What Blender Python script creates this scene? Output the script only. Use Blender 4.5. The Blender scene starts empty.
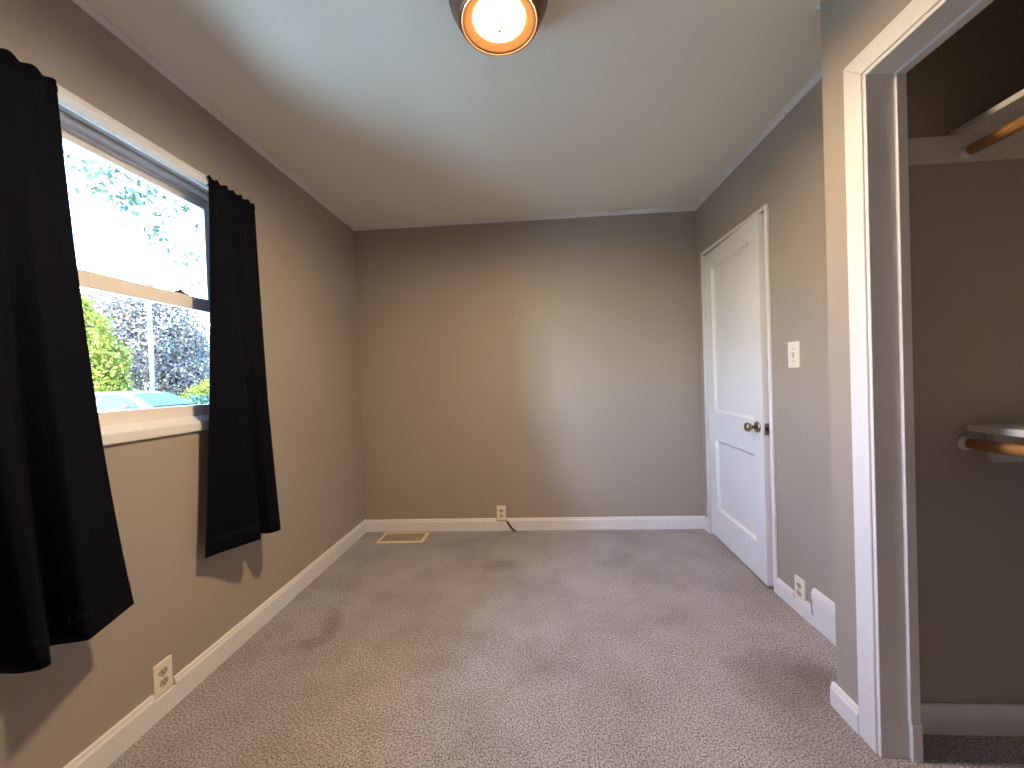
import bpy, bmesh, math, random
import numpy as np
from mathutils import Vector, Matrix

PI = math.pi
S = bpy.context.scene
COL = S.collection

# ------------------------------------------------------------------ camera
cam_d = bpy.data.cameras.new('camera')
cam = bpy.data.objects.new('camera', cam_d)
COL.objects.link(cam)
S.camera = cam
cam_d.sensor_fit = 'HORIZONTAL'
cam_d.sensor_width = 36.0
cam_d.lens = 385.0 / 1024.0 * 36.0
cam_d.clip_start = 0.02
cam_d.clip_end = 500
YAW, PITCH, ROLL = 0.06208, 0.01134, -0.03413
CZ = 1.1845
fw = Vector((-math.sin(YAW) * math.cos(PITCH), math.cos(YAW) * math.cos(PITCH), -math.sin(PITCH)))
rt = Vector((math.cos(YAW), math.sin(YAW), 0))
up = rt.cross(fw)
r2 = math.cos(ROLL) * rt + math.sin(ROLL) * up
u2 = -math.sin(ROLL) * rt + math.cos(ROLL) * up
m4 = Matrix((r2, u2, -fw)).transposed().to_4x4()
m4.translation = Vector((0, 0, CZ))
cam.matrix_world = m4

# ------------------------------------------------------------------ world, sun, exposure
LAMP_STRENGTH = 720.0
LAMP_COLOR = (1.0, 0.705, 0.42, 1)
AMBER_STRENGTH = 0.55
AMBER_COLOR = (1.0, 0.42, 0.13, 1)
SKY_STRENGTH = 8.8
SKY_TINT = (0.80, 1.0, 1.24, 1)
SUN_STRENGTH = 3.0
SUN_COLOR = (1, 0.93, 0.8)
W = bpy.data.worlds.new('sky')
S.world = W
W.use_nodes = True
nt = W.node_tree
bg = nt.nodes['Background']
sky = nt.nodes.new('ShaderNodeTexSky')
sky.sky_type = 'NISHITA'
sky.sun_disc = False
sky.sun_elevation = math.radians(38)
sky.sun_rotation = math.radians(190)
sky.dust_density = 3.0
sky.air_density = 1.0
tint = nt.nodes.new('ShaderNodeMixRGB'); tint.blend_type = 'MULTIPLY'; tint.inputs[0].default_value = 1.0
tint.inputs[2].default_value = SKY_TINT
nt.links.new(sky.outputs[0], tint.inputs[1])
nt.links.new(tint.outputs[0], bg.inputs[0])
bg.inputs[1].default_value = SKY_STRENGTH

sun_d = bpy.data.lights.new('sun', 'SUN')
sun_d.energy = SUN_STRENGTH
sun_d.angle = math.radians(0.6)
sun_d.color = SUN_COLOR
sun = bpy.data.objects.new('sun', sun_d)
COL.objects.link(sun)
sun.location = (0, -20, 30)
sun.rotation_euler = Vector((-0.25, 0.72, -0.65)).to_track_quat('-Z', 'Y').to_euler()

S.view_settings.view_transform = 'Standard'
S.view_settings.look = 'None'
S.view_settings.gamma = 1.0
S.view_settings.use_curve_mapping = False
S.view_settings.exposure = 0.0
cy = S.cycles
cy.max_bounces = 12
cy.diffuse_bounces = 8
cy.transparent_max_bounces = 24
cy.sample_clamp_indirect = 8.0
cy.caustics_reflective = False
cy.caustics_refractive = False
cy.use_denoising = True

# ------------------------------------------------------------------ measures
XL, XR, YB, YF, H = -1.409, 1.251, 3.013, -0.62, 2.44
XC, YC = 1.014, 1.398            # closet wall plane, outer corner of the closet box
XCB = 1.80                     # back of the closet
TW = 0.118

# ------------------------------------------------------------------ materials
def mat(name, color, rough=0.5, metal=0.0, var=0.0, vscale=6.0, bump=0.0, bscale=120.0, spec=0.5, rampc=None, detail=3.0):
    m = bpy.data.materials.new(name)
    m.use_nodes = True
    t = m.node_tree
    b = t.nodes['Principled BSDF']
    b.inputs['Base Color'].default_value = (*color, 1)
    b.inputs['Roughness'].default_value = rough
    b.inputs['Metallic'].default_value = metal
    b.inputs['Specular IOR Level'].default_value = spec
    tc = t.nodes.new('ShaderNodeTexCoord')
    if var > 0 or rampc:
        n = t.nodes.new('ShaderNodeTexNoise')
        n.inputs['Scale'].default_value = vscale
        n.inputs['Detail'].default_value = detail
        t.links.new(tc.outputs['Object'], n.inputs['Vector'])
        r = t.nodes.new('ShaderNodeValToRGB')
        r.color_ramp.elements[0].position = 0.3
        r.color_ramp.elements[1].position = 0.7
        if rampc:
            c0, c1 = rampc
        else:
            c0 = tuple(c * (1 - var) for c in color)
            c1 = tuple(min(1, c * (1 + var)) for c in color)
        r.color_ramp.elements[0].color = (*c0, 1)
        r.color_ramp.elements[1].color = (*c1, 1)
        t.links.new(n.outputs['Fac'], r.inputs[0])
        t.links.new(r.outputs[0], b.inputs['Base Color'])
    if bump > 0:
        n2 = t.nodes.new('ShaderNodeTexNoise')
        n2.inputs['Scale'].default_value = bscale
        n2.inputs['Detail'].default_value = 2.0
        t.links.new(tc.outputs['Object'], n2.inputs['Vector'])
        bp = t.nodes.new('ShaderNodeBump')
        bp.inputs['Strength'].default_value = bump
        bp.inputs['Distance'].default_value = 0.01
        t.links.new(n2.outputs['Fac'], bp.inputs['Height'])
        t.links.new(bp.outputs[0], b.inputs['Normal'])
    return m

M = {}
M['wall'] = mat('greige_wall_paint', (0.375, 0.338, 0.302), 0.55, var=0.03, vscale=1.7, bump=0.03, bscale=160, spec=0.35)
M['ceil'] = mat('ceiling_paint', (0.87, 0.88, 0.83), 0.7, var=0.02, vscale=1.2, bump=0.02, bscale=90, spec=0.25)
M['trim'] = mat('white_trim_paint', (0.76, 0.785, 0.84), 0.35, var=0.03, vscale=5, spec=0.4)
M['door'] = mat('white_door_paint', (0.78, 0.81, 0.86), 0.33, var=0.03, vscale=2.5, bump=0.015, bscale=40, spec=0.4)
M['vinyl'] = mat('window_vinyl', (0.82, 0.82, 0.82), 0.3, var=0.015, vscale=4)
M['plate'] = mat('outlet_plastic', (0.83, 0.80, 0.74), 0.3, var=0.01, vscale=5)
M['dark'] = mat('dark_slot', (0.02, 0.018, 0.016), 0.6, var=0.1)
M['socket'] = mat('almond_socket', (0.50, 0.44, 0.37), 0.35, var=0.03)
M['register'] = mat('almond_register', (0.72, 0.66, 0.54), 0.4, var=0.02)
M['grille'] = mat('tan_grille', (0.36, 0.31, 0.24), 0.5, var=0.05)
M['bronze'] = mat('bronze_lamp', (0.16, 0.085, 0.05), 0.35, metal=0.6, var=0.08, vscale=8)
M['knob'] = mat('antique_nickel', (0.42, 0.38, 0.32), 0.22, metal=1.0, var=0.1, vscale=20)
M['steel'] = mat('dull_steel', (0.35, 0.34, 0.33), 0.35, metal=1.0, var=0.1, vscale=20)
M['cable'] = mat('black_cable', (0.012, 0.012, 0.012), 0.5, var=0.1)
M['closetwhite'] = mat('closet_shelf_paint', (0.60, 0.59, 0.57), 0.5, var=0.05, vscale=6)
M['cup'] = mat('white_cup', (0.75, 0.74, 0.72), 0.35, var=0.02)


def carpet_mat():
    m = bpy.data.materials.new('beige_carpet')
    m.use_nodes = True
    t = m.node_tree
    N, L = t.nodes, t.links
    b = N['Principled BSDF']
    b.inputs['Roughness'].default_value = 0.95
    b.inputs['Specular IOR Level'].default_value = 0.1
    b.inputs['Sheen Weight'].default_value = 0.15
    tc = N.new('ShaderNodeTexCoord')
    n = N.new('ShaderNodeTexNoise'); n.inputs['Scale'].default_value = 165; n.inputs['Detail'].default_value = 3; n.inputs['Roughness'].default_value = 0.6
    r = N.new('ShaderNodeValToRGB')
    r.color_ramp.elements[0].position = 0.36; r.color_ramp.elements[0].color = (0.135, 0.124, 0.134, 1)
    r.color_ramp.elements[1].position = 0.62; r.color_ramp.elements[1].color = (0.61, 0.60, 0.65, 1)
    L.new(tc.outputs['Object'], n.inputs['Vector']); L.new(n.outputs['Fac'], r.inputs[0])
    # broad patches of brushed and trodden pile
    n2 = N.new('ShaderNodeTexNoise'); n2.inputs['Scale'].default_value = 2.6; n2.inputs['Detail'].default_value = 4; n2.inputs['Roughness'].default_value = 0.65
    L.new(tc.outputs['Object'], n2.inputs['Vector'])
    r2_ = N.new('ShaderNodeValToRGB')
    r2_.color_ramp.elements[0].position = 0.33; r2_.color_ramp.elements[0].color = (0.76, 0.74, 0.71, 1)
    r2_.color_ramp.elements[1].position = 0.6; r2_.color_ramp.elements[1].color = (1, 1, 1, 1)
    L.new(n2.outputs['Fac'], r2_.inputs[0])
    mx = N.new('ShaderNodeMixRGB'); mx.blend_type = 'MULTIPLY'; mx.inputs[0].default_value = 1
    L.new(r.outputs[0], mx.inputs[1]); L.new(r2_.outputs[0], mx.inputs[2])
    # stains with a place of their own
    prev = mx.outputs[0]
    for (x, y, rx, ry, k) in ((-1.045, 1.82, 0.045, 0.13, 0.36), (-1.075, 1.70, 0.05, 0.05, 0.3), (0.92, 1.52, 0.22, 0.16, 0.32), (1.05, 1.55, 0.10, 0.10, 0.3), (0.02, 1.55, 0.14, 0.08, 0.2), (-0.27, 2.44, 0.12, 0.10, 0.25)):
        mp = N.new('ShaderNodeMapping')
        mp.vector_type = 'TEXTURE'
        mp.inputs['Location'].default_value = (x, y, 0)
        mp.inputs['Rotation'].default_value = (0, 0, 0.3)
        mp.inputs['Scale'].default_value = (rx, ry, 1)
        L.new(tc.outputs['Object'], mp.inputs['Vector'])
        ln = N.new('ShaderNodeVectorMath'); ln.operation = 'LENGTH'
        nz = N.new('ShaderNodeTexNoise'); nz.inputs['Scale'].default_value = 14
        L.new(tc.outputs['Object'], nz.inputs['Vector'])
        L.new(mp.outputs[0], ln.inputs[0])
        ad = N.new('ShaderNodeMath'); ad.operation = 'ADD'
        L.new(ln.outputs['Value'], ad.inputs[0]); L.new(nz.outputs['Fac'], ad.inputs[1])
        mr = N.new('ShaderNodeMapRange')
        mr.inputs['From Min'].default_value = 1.0; mr.inputs['From Max'].default_value = 1.7
        mr.inputs['To Min'].default_value = k; mr.inputs['To Max'].default_value = 0
        L.new(ad.outputs[0], mr.inputs['Value'])
        m2 = N.new('ShaderNodeMixRGB'); m2.blend_type = 'MIX'
        m2.inputs[2].default_value = (0.10, 0.075, 0.06, 1)
        L.new(mr.outputs[0], m2.inputs[0]); L.new(prev, m2.inputs[1])
        prev = m2.outputs[0]
    L.new(prev, b.inputs['Base Color'])
    n3 = N.new('ShaderNodeTexNoise'); n3.inputs['Scale'].default_value = 180; n3.inputs['Detail'].default_value = 3
    L.new(tc.outputs['Object'], n3.inputs['Vector'])
    bp = N.new('ShaderNodeBump'); bp.inputs['Strength'].default_value = 0.7; bp.inputs['Distance'].default_value = 0.012
    L.new(n3.outputs['Fac'], bp.inputs['Height']); L.new(bp.outputs[0], b.inputs['Normal'])
    return m


def cloth_mat():
    m = bpy.data.materials.new('navy_curtain_cloth')
    m.use_nodes = True
    t = m.node_tree
    N, L = t.nodes, t.links
    b = N['Principled BSDF']
    b.inputs['Roughness'].default_value = 0.8
    b.inputs['Specular IOR Level'].default_value = 0.1
    b.inputs['Sheen Weight'].default_value = 0.01
    tc = N.new('ShaderNodeTexCoord')
    w = N.new('ShaderNodeTexNoise'); w.inputs['Scale'].default_value = 400
    L.new(tc.outputs['Object'], w.inputs['Vector'])
    r = N.new('ShaderNodeValToRGB')
    r.color_ramp.elements[0].color = (0.002, 0.0028, 0.007, 1)
    r.color_ramp.elements[1].color = (0.0045, 0.006, 0.014, 1)
    L.new(w.outputs['Fac'], r.inputs[0]); L.new(r.outputs[0], b.inputs['Base Color'])
    tr = N.new('ShaderNodeBsdfTranslucent'); tr.inputs[0].default_value = (0.01, 0.014, 0.03, 1)
    mx = N.new('ShaderNodeMixShader'); mx.inputs[0].default_value = 0.25
    L.new(b.outputs[0], mx.inputs[1]); L.new(tr.outputs[0], mx.inputs[2])
    L.new(mx.outputs[0], N['Material Output'].inputs[0])
    return m


def pane_mat():
    m = bpy.data.materials.new('clear_pane')
    m.use_nodes = True
    t = m.node_tree
    N, L = t.nodes, t.links
    N.remove(N['Principled BSDF'])
    tr = N.new('ShaderNodeBsdfTransparent'); tr.inputs[0].default_value = (0.93, 0.96, 0.97, 1)
    gl = N.new('ShaderNodeBsdfGlossy'); gl.inputs['Roughness'].default_value = 0.02
    fr = N.new('ShaderNodeFresnel'); fr.inputs[0].default_value = 1.25
    mx = N.new('ShaderNodeMixShader')
    L.new(fr.outputs[0], mx.inputs[0]); L.new(tr.outputs[0], mx.inputs[1]); L.new(gl.outputs[0], mx.inputs[2])
    L.new(mx.outputs[0], N['Material Output'].inputs[0])
    return m


def emit_mat(name, col, s, k=0.25):
    m = bpy.data.materials.new(name)
    m.use_nodes = True
    b = m.node_tree.nodes['Principled BSDF']
    b.inputs['Base Color'].default_value = (0.9, 0.9, 0.9, 1)
    b.inputs['Base Color'].default_value = (*[k * c for c in col[:3]], 1)
    b.inputs['Specular IOR Level'].default_value = 0.0
    b.inputs['Emission Color'].default_value = col
    b.inputs['Emission Strength'].default_value = s
    return m


def wood_mat():
    m = bpy.data.materials.new('varnished_rod_wood')
    m.use_nodes = True
    t = m.node_tree
    N, L = t.nodes, t.links
    b = N['Principled BSDF']
    b.inputs['Roughness'].default_value = 0.3
    tc = N.new('ShaderNodeTexCoord')
    mp = N.new('ShaderNodeMapping'); mp.inputs['Scale'].default_value = (40, 3, 40)
    n = N.new('ShaderNodeTexNoise'); n.inputs['Scale'].default_value = 2; n.inputs['Detail'].default_value = 4
    r = N.new('ShaderNodeValToRGB')
    r.color_ramp.elements[0].color = (0.25, 0.11, 0.035, 1); r.color_ramp.elements[1].color = (0.50, 0.26, 0.10, 1)
    L.new(tc.outputs['Object'], mp.inputs[0]); L.new(mp.outputs[0], n.inputs['Vector'])
    L.new(n.outputs['Fac'], r.inputs[0]); L.new(r.outputs[0], b.inputs['Base Color'])
    return m


def leaf_mat(name, c0, c1, c2, trans=0.35):
    m = bpy.data.materials.new(name)
    m.use_nodes = True
    t = m.node_tree
    N, L = t.nodes, t.links
    b = N['Principled BSDF']
    b.inputs['Roughness'].default_value = 0.7
    b.inputs['Specular IOR Level'].default_value = 0.12
    g = N.new('ShaderNodeNewGeometry')
    r = N.new('ShaderNodeValToRGB')
    r.color_ramp.elements[0].color = (*c0, 1); r.color_ramp.elements[1].color = (*c2, 1)
    e = r.color_ramp.elements.new(0.5); e.color = (*c1, 1)
    L.new(g.outputs['Random Per Island'], r.inputs[0]); L.new(r.outputs[0], b.inputs['Base Color'])
    tl = N.new('ShaderNodeBsdfTranslucent'); L.new(r.outputs[0], tl.inputs[0])
    mx = N.new('ShaderNodeMixShader'); mx.inputs[0].default_value = trans
    L.new(b.outputs[0], mx.inputs[1]); L.new(tl.outputs[0], mx.inputs[2])
    L.new(mx.outputs[0], N['Material Output'].inputs[0])
    return m


M['carpet'] = carpet_mat()
M['cloth'] = cloth_mat()
M['pane'] = pane_mat()
M['shade'] = emit_mat('lit_frosted_shade', LAMP_COLOR, LAMP_STRENGTH)
M['amber'] = emit_mat('lit_amber_glass', AMBER_COLOR, AMBER_STRENGTH, 0.009)
M['wood'] = wood_mat()
M['bark'] = mat('tree_bark', (0.16, 0.12, 0.09), 0.9, var=0.3, vscale=9)
M['leaf_yellow'] = leaf_mat('yellow_green_leaves', (0.06, 0.09, 0.012), (0.13, 0.14, 0.02), (0.20, 0.17, 0.03))
M['leaf_purple'] = leaf_mat('dusky_purple_leaves', (0.05, 0.05, 0.06), (0.12, 0.10, 0.085), (0.22, 0.19, 0.14))  # last tone is warm beige, painting sun flecks into some of the leaves
M['leaf_teal'] = leaf_mat('blue_green_needles', (0.03, 0.07, 0.07), (0.06, 0.12, 0.115), (0.10, 0.16, 0.15))
M['leaf_hedge'] = leaf_mat('dark_hedge_leaves', (0.012, 0.03, 0.03), (0.025, 0.055, 0.045), (0.05, 0.08, 0.05))
M['leaf_branch'] = leaf_mat('hanging_leaves', (0.016, 0.034, 0.034), (0.03, 0.055, 0.045), (0.06, 0.075, 0.04))
M['grass'] = mat('lawn_grass', (0.05, 0.08, 0.025), 0.9, rampc=((0.035, 0.06, 0.018), (0.08, 0.10, 0.035)), vscale=5, bump=0.5, bscale=30)
M['concrete'] = mat('bounce_concrete', (0.51, 0.53, 0.42), 0.85, var=0.15, vscale=20, bump=0.1)  # pale greenish tone set for the daylight it bounces onto the ceiling
M['carpaint'] = mat('silver_car_paint', (0.065, 0.075, 0.085), 0.6, metal=0.0, var=0.01, spec=0.12)
M['carglass'] = mat('tinted_car_window', (0.010, 0.017, 0.032), 0.4, var=0.02, spec=0.08)
M['rubber'] = mat('tyre_rubber', (0.02, 0.02, 0.02), 0.8, var=0.1)
M['pole'] = mat('galvanised_pole', (0.07, 0.09, 0.10), 0.5, metal=0.0, var=0.05)

# ------------------------------------------------------------------ helpers
def link(name, bm, m, parent=None, smooth=False, bevel=0.0, seg=2, kind=None):
    bmesh.ops.recalc_face_normals(bm, faces=bm.faces)
    me = bpy.data.meshes.new(name)
    bm.to_mesh(me)
    bm.free()
    if smooth:
        for p in me.polygons:
            p.use_smooth = True
    o = bpy.data.objects.new(name, me)
    COL.objects.link(o)
    if m:
        me.materials.append(M[m])
    if parent:
        o.parent = parent
    if bevel > 0:
        md = o.modifiers.new('bevel', 'BEVEL')
        md.width = bevel
        md.segments = seg
        md.limit_method = 'ANGLE'
    if kind:
        o['kind'] = kind
    return o


def empty(name, loc, label=None, cat=None, group=None, rotz=0.0, kind=None):
    o = bpy.data.objects.new(name, None)
    o.location = loc
    o.rotation_euler = (0, 0, rotz)
    o.empty_display_size = 0.1
    COL.objects.link(o)
    if label:
        o['label'] = label
    if cat:
        o['category'] = cat
    if group:
        o['group'] = group
    if kind:
        o['kind'] = kind
    return o


def tag(o, label, cat, group=None):
    o['label'] = label
    o['category'] = cat
    if group:
        o['group'] = group
    return o


def box(bm, x0, x1, y0, y1, z0, z1):
    v = [bm.verts.new((x, y, z)) for z in (z0, z1) for y in (y0, y1) for x in (x0, x1)]
    for f in ((0, 1, 3, 2), (4, 5, 7, 6), (0, 1, 5, 4), (2, 3, 7, 6), (0, 2, 6, 4), (1, 3, 7, 5)):
        bm.faces.new([v[i] for i in f])


def boxes(*bs):
    bm = bmesh.new()
    for b in bs:
        box(bm, *b)
    return bm


def prism(bm, poly, axis, a, b):
    """extrude a 2-D outline along an axis; outline is in the two other axes in x,y,z order"""
    def p3(q, t):
        if axis == 0:
            return (t, q[0], q[1])
        if axis == 1:
            return (q[0], t, q[1])
        return (q[0], q[1], t)
    A = [bm.verts.new(p3(q, a)) for q in poly]
    B = [bm.verts.new(p3(q, b)) for q in poly]
    bm.faces.new(A)
    bm.faces.new(list(reversed(B)))
    n = len(poly)
    for i in range(n):
        bm.faces.new((A[i], A[(i + 1) % n], B[(i + 1) % n], B[i]))


def lathe(bm, prof, axis='z', c=(0, 0, 0), n=40, cap=False):
    """revolve (radius, height) pairs"""
    rings = []
    for r, h in prof:
        ring = []
        for i in range(n):
            a = 2 * PI * i / n
            p = {'z': (r * math.cos(a), r * math.sin(a), h), 'x': (h, r * math.cos(a), r * math.sin(a)), 'y': (r * math.cos(a), h, r * math.sin(a))}[axis]
            ring.append(bm.verts.new((p[0] + c[0], p[1] + c[1], p[2] + c[2])))
        rings.append(ring)
    for a, b in zip(rings[:-1], rings[1:]):
        for i in range(n):
            bm.faces.new((a[i], a[(i + 1) % n], b[(i + 1) % n], b[i]))
    if cap:
        bm.faces.new(rings[0])
        bm.faces.new(list(reversed(rings[-1])))


def tube(bm, pts, rad, n=8):
    pts = [Vector(p) for p in pts]
    rads = rad if isinstance(rad, (list, tuple)) else [rad] * len(pts)
    rings = []
    ref = None
    for i, p in enumerate(pts):
        d = (pts[min(i + 1, len(pts) - 1)] - pts[max(i - 1, 0)]).normalized()
        if ref is None:
            ref = d.orthogonal().normalized()
        ref = (ref - d * ref.dot(d)).normalized()
        s = d.cross(ref)
        rings.append([bm.verts.new(p + rads[i] * (math.cos(2 * PI * k / n) * ref + math.sin(2 * PI * k / n) * s)) for k in range(n)])
    for a, b in zip(rings[:-1], rings[1:]):
        for k in range(n):
            bm.faces.new((a[k], a[(k + 1) % n], b[(k + 1) % n], b[k]))
    bm.faces.new(rings[0])
    bm.faces.new(list(reversed(rings[-1])))


def loft(bm, rings):
    R = [[bm.verts.new(p) for p in r] for r in rings]
    n = len(R[0])
    for a, b in zip(R[:-1], R[1:]):
        for k in range(n):
            bm.faces.new((a[k], a[(k + 1) % n], b[(k + 1) % n], b[k]))
    bm.faces.new(R[0])
    bm.faces.new(list(reversed(R[-1])))


# ------------------------------------------------------------------ room shell
# window opening in the left wall, door opening in the right wall, closet opening
WY0, WY1, WZ0, WZ1 = 0.74, 1.745, 1.045, 2.062
DY0, DY1, DZ = 2.137, 2.900, 2.040
CY0, CY1, CTZ = -0.25, 1.230, 2.064
XCI = XC + 0.074               # inner face of the closet front wall
YCE = 1.315                   # closet end wall

link('floor', boxes((XL - TW, XCB + 0.1, YF - 0.12, YB + 0.12, -0.12, 0.0)), 'carpet', kind='structure')
link('ceiling', boxes((XL - TW, XCB + 0.1, YF - 0.12, YB + 0.12, H, H + 0.15)), 'ceil', kind='structure')
link('wall_back', boxes((XL - TW, XR + 0.12, YB, YB + 0.12, 0, H)), 'wall', kind='structure')
link('wall_front', boxes((XL - TW, XCB + 0.1, YF - 0.12, YF, 0, H)), 'wall', kind='structure')
link('wall_left', boxes((XL - TW, XL, YF, WY0, 0, H), (XL - TW, XL, WY1, YB, 0, H), (XL - TW, XL, WY0, WY1, 0, WZ0), (XL - TW, XL, WY0, WY1, WZ1, H)), 'wall', kind='structure')
link('wall_right', boxes((XR, XR + 0.12, YC, DY0, 0, H), (XR, XR + 0.12, DY1, YB, 0, H), (XR, XR + 0.12, DY0, DY1, DZ, H)), 'wall', kind='structure')
link('wall_light_block', boxes((XR + 0.12, XR + 0.16, 1.9, YB + 0.12, 0, H)), 'wall', kind='structure')  # unseen panel added behind the door gap to block outside light
link('wall_closet', boxes((XC, XCI, YF, CY0, 0, H), (XC, XCI, CY0, CY1, CTZ, H), (XC, XCI, CY1, YCE, 0, H), (XC, XCB, YCE, YC, 0, H)), 'wall', kind='structure')
link('wall_closet_back', boxes((XCB, XCB + 0.1, YF, YC, 0, H)), 'wall', kind='structure')
link('wall_closet_near', boxes((XCI, XCB, -0.55, -0.45, 0, H)), 'wall', kind='structure')

link('closet_dimming_panel', boxes((XCI, XCB, -0.45, YCE, H - 0.012, H)), 'wall', kind='structure')  # unseen panel added below the white ceiling to dim the closet

# nail holes
def dots(parent, axis, v, pts, r=0.0035):
    for a, z in pts:
        bm = bmesh.new()
        if axis == 0:
            lathe(bm, [(r * 0.4, v + 0.0016), (r, v + 0.001), (r * 1.2, v)], 'x', (0, a, z), 10, True)
        else:
            lathe(bm, [(r * 0.4, v - 0.0016), (r, v - 0.001), (r * 1.2, v)], 'y', (a, 0, z), 10, True)
        link('nail_hole', bm, 'dark', parent)

dots(bpy.data.objects['wall_back'], 1, YB, ((-0.563, 1.94), (-0.564, 1.70), (-0.168, 1.94), (-0.165, 1.697)))
dots(bpy.data.objects['wall_left'], 0, XL, ((2.158, 1.957), (2.438, 1.963)))

# ---- baseboards: plain board with a thinner moulded cap, the cap notched round the outlets
BH, BT = 0.102, 0.014
def cap(p, sgn, h):
    return [(p, h - 0.029), (p + sgn * BT, h - 0.029), (p + sgn * BT, h - 0.021), (p + sgn * BT * 0.72, h - 0.013), (p + sgn * BT * 0.6, h - 0.003), (p + sgn * BT * 0.4, h), (p, h)]
def board_x(bm, x, sgn, y0, y1, gaps=(), h=BH):          # board on a wall of constant x
    prism(bm, [(x, 0), (x + sgn * BT, 0), (x + sgn * BT, h - 0.029), (x, h - 0.029)], 1, y0, y1)
    s = y0
    for g0, g1 in list(gaps) + [(y1, y1)]:
        if g0 - s > 0.002:
            prism(bm, cap(x, sgn, h), 1, s, g0)
        s = g1
def board_y(bm, y, sgn, x0, x1, gaps=(), h=BH):
    prism(bm, [(y, 0), (y + sgn * BT, 0), (y + sgn * BT, h - 0.029), (y, h - 0.029)], 0, x0, x1)
    s = x0
    for g0, g1 in list(gaps) + [(x1, x1)]:
        if g0 - s > 0.002:
            prism(bm, cap(y, sgn, h), 0, s, g0)
        s = g1

bm = bmesh.new(); board_x(bm, XL, 1, YF, YB, [(1.281, 1.361)]); link('baseboard_left', bm, 'trim', kind='structure')
bm = bmesh.new(); board_y(bm, YB, -1, XL + BT, XR - 0.001, [(-0.346, -0.266)], 0.096); link('baseboard_back', bm, 'trim', kind='structure')
bm = bmesh.new(); board_x(bm, XR, -1, 1.846, DY0 - 0.024, [(1.902, 1.984)], 0.084); link('baseboard_right', bm, 'trim', kind='structure')
bm = bmesh.new(); board_x(bm, XC, -1, CY1 + 0.0655, YC + BT, (), 0.082); board_y(bm, YC, 1, XC, XR - 0.002, (), 0.082); link('baseboard_closet', bm, 'trim', kind='structure')
bm = bmesh.new(); board_x(bm, XC, -1, YF, CY0 - 0.074); link('baseboard_closet_near', bm, 'trim', kind='structure')
bm = bmesh.new(); board_y(bm, YCE, -1, XCI, XCB, (), 0.092); link('baseboard_closet_end', bm, 'trim', kind='structure')
bm = bmesh.new(); board_x(bm, XR, -1, DY1 + 0.03, YB - BT, (), 0.096); link('baseboard_corner', bm, 'trim', kind='structure')

# ---- small cove moulding under the ceiling
def cove(x_or_y, sgn):
    c = 0.024
    return [(x_or_y, H), (x_or_y, H - c), (x_or_y + sgn * 0.005, H - c), (x_or_y + sgn * 0.010, H - c * 0.62), (x_or_y + sgn * c * 0.66, H - 0.008), (x_or_y + sgn * c, H - 0.005), (x_or_y + sgn * c, H)]
bm = bmesh.new(); prism(bm, cove(XL, 1), 1, YF, YB); link('trim_1', bm, 'trim', kind='structure')
bm = bmesh.new(); prism(bm, cove(YB, -1), 0, XL + 0.001, XR - 0.001); link('trim_2', bm, 'trim', kind='structure')
bm = bmesh.new(); prism(bm, cove(XR, -1), 1, YC, YB); link('trim_3', bm, 'trim', kind='structure')
bm = bmesh.new(); prism(bm, cove(YC, 1), 0, XC + 0.001, XR); link('trim_4', bm, 'trim', kind='structure')

# ------------------------------------------------------------------ closet opening: casing, jamb and stop
tr5 = empty('trim_5', (XC, CY1, 0), kind='structure')
def at_parent(o, par):
    o.parent = par
    o.matrix_parent_inverse = Matrix.Translation(par.location).inverted() if par.rotation_euler.z == 0 else (Matrix.Translation(par.location) @ Matrix.Rotation(par.rotation_euler.z, 4, 'Z')).inverted()
    return o
CW = 0.064
bm = bmesh.new()
ct = 0.012
# mitred casing, in the plane x = XC - ct
def mitre(y0, z0, y1, z1, y2, z2, y3, z3):
    prism(bm, [(y0, z0), (y1, z1), (y2, z2), (y3, z3)], 0, XC - ct, XC)
i0, i1, it = CY0 - 0.001, CY1 + 0.001, CTZ + 0.001
mitre(i1, 0, i1 + CW, 0, i1 + CW, it + CW, i1, it)
mitre(i0, it, i1, it, i1 + CW, it + CW, i0 - CW, it + CW)
mitre(i0, 0, i0, it, i0 - CW, it + CW, i0 - CW, 0)
at_parent(link('casing', bm, 'trim', bevel=0.003), tr5)
JT = 0.012
bm = boxes((XC - 0.008, XCI, CY1 - JT, CY1, 0, CTZ), (XC - 0.008, XCI, CY0, CY0 + JT, 0, CTZ), (XC - 0.008, XCI, CY0 + JT, CY1 - JT, CTZ - JT, CTZ))
at_parent(link('jamb', bm, 'trim', bevel=0.002), tr5)
q = CY1 - JT
bm = boxes((XCI - 0.004, XCI + 0.025, q - 0.010, CY1 + 0.03, 0.115, CTZ - JT - 0.010), (XCI - 0.004, XCI + 0.025, CY0 + 0.0, CY0 + JT + 0.010, 0, CTZ - JT - 0.010), (XCI - 0.004, XCI + 0.025, CY0, CY1 + 0.03, CTZ - JT - 0.010, CTZ + 0.03))
at_parent(link('stop', bm, 'trim', bevel=0.002), tr5)
bm = boxes((XCI - 0.001, XCI + 0.029, q - 0.011, CY1 + 0.03, 0, 0.113))
at_parent(link('plinth', bm, 'trim', bevel=0.002), tr5)

# ------------------------------------------------------------------ window
win = empty('window_1', (XL, (WY0 + WY1) / 2, WZ0), kind='structure')
def wpart(name, bs, m='vinyl', bevel=0.002):
    return at_parent(link(name, boxes(*bs), m, bevel=bevel), win)
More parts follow.
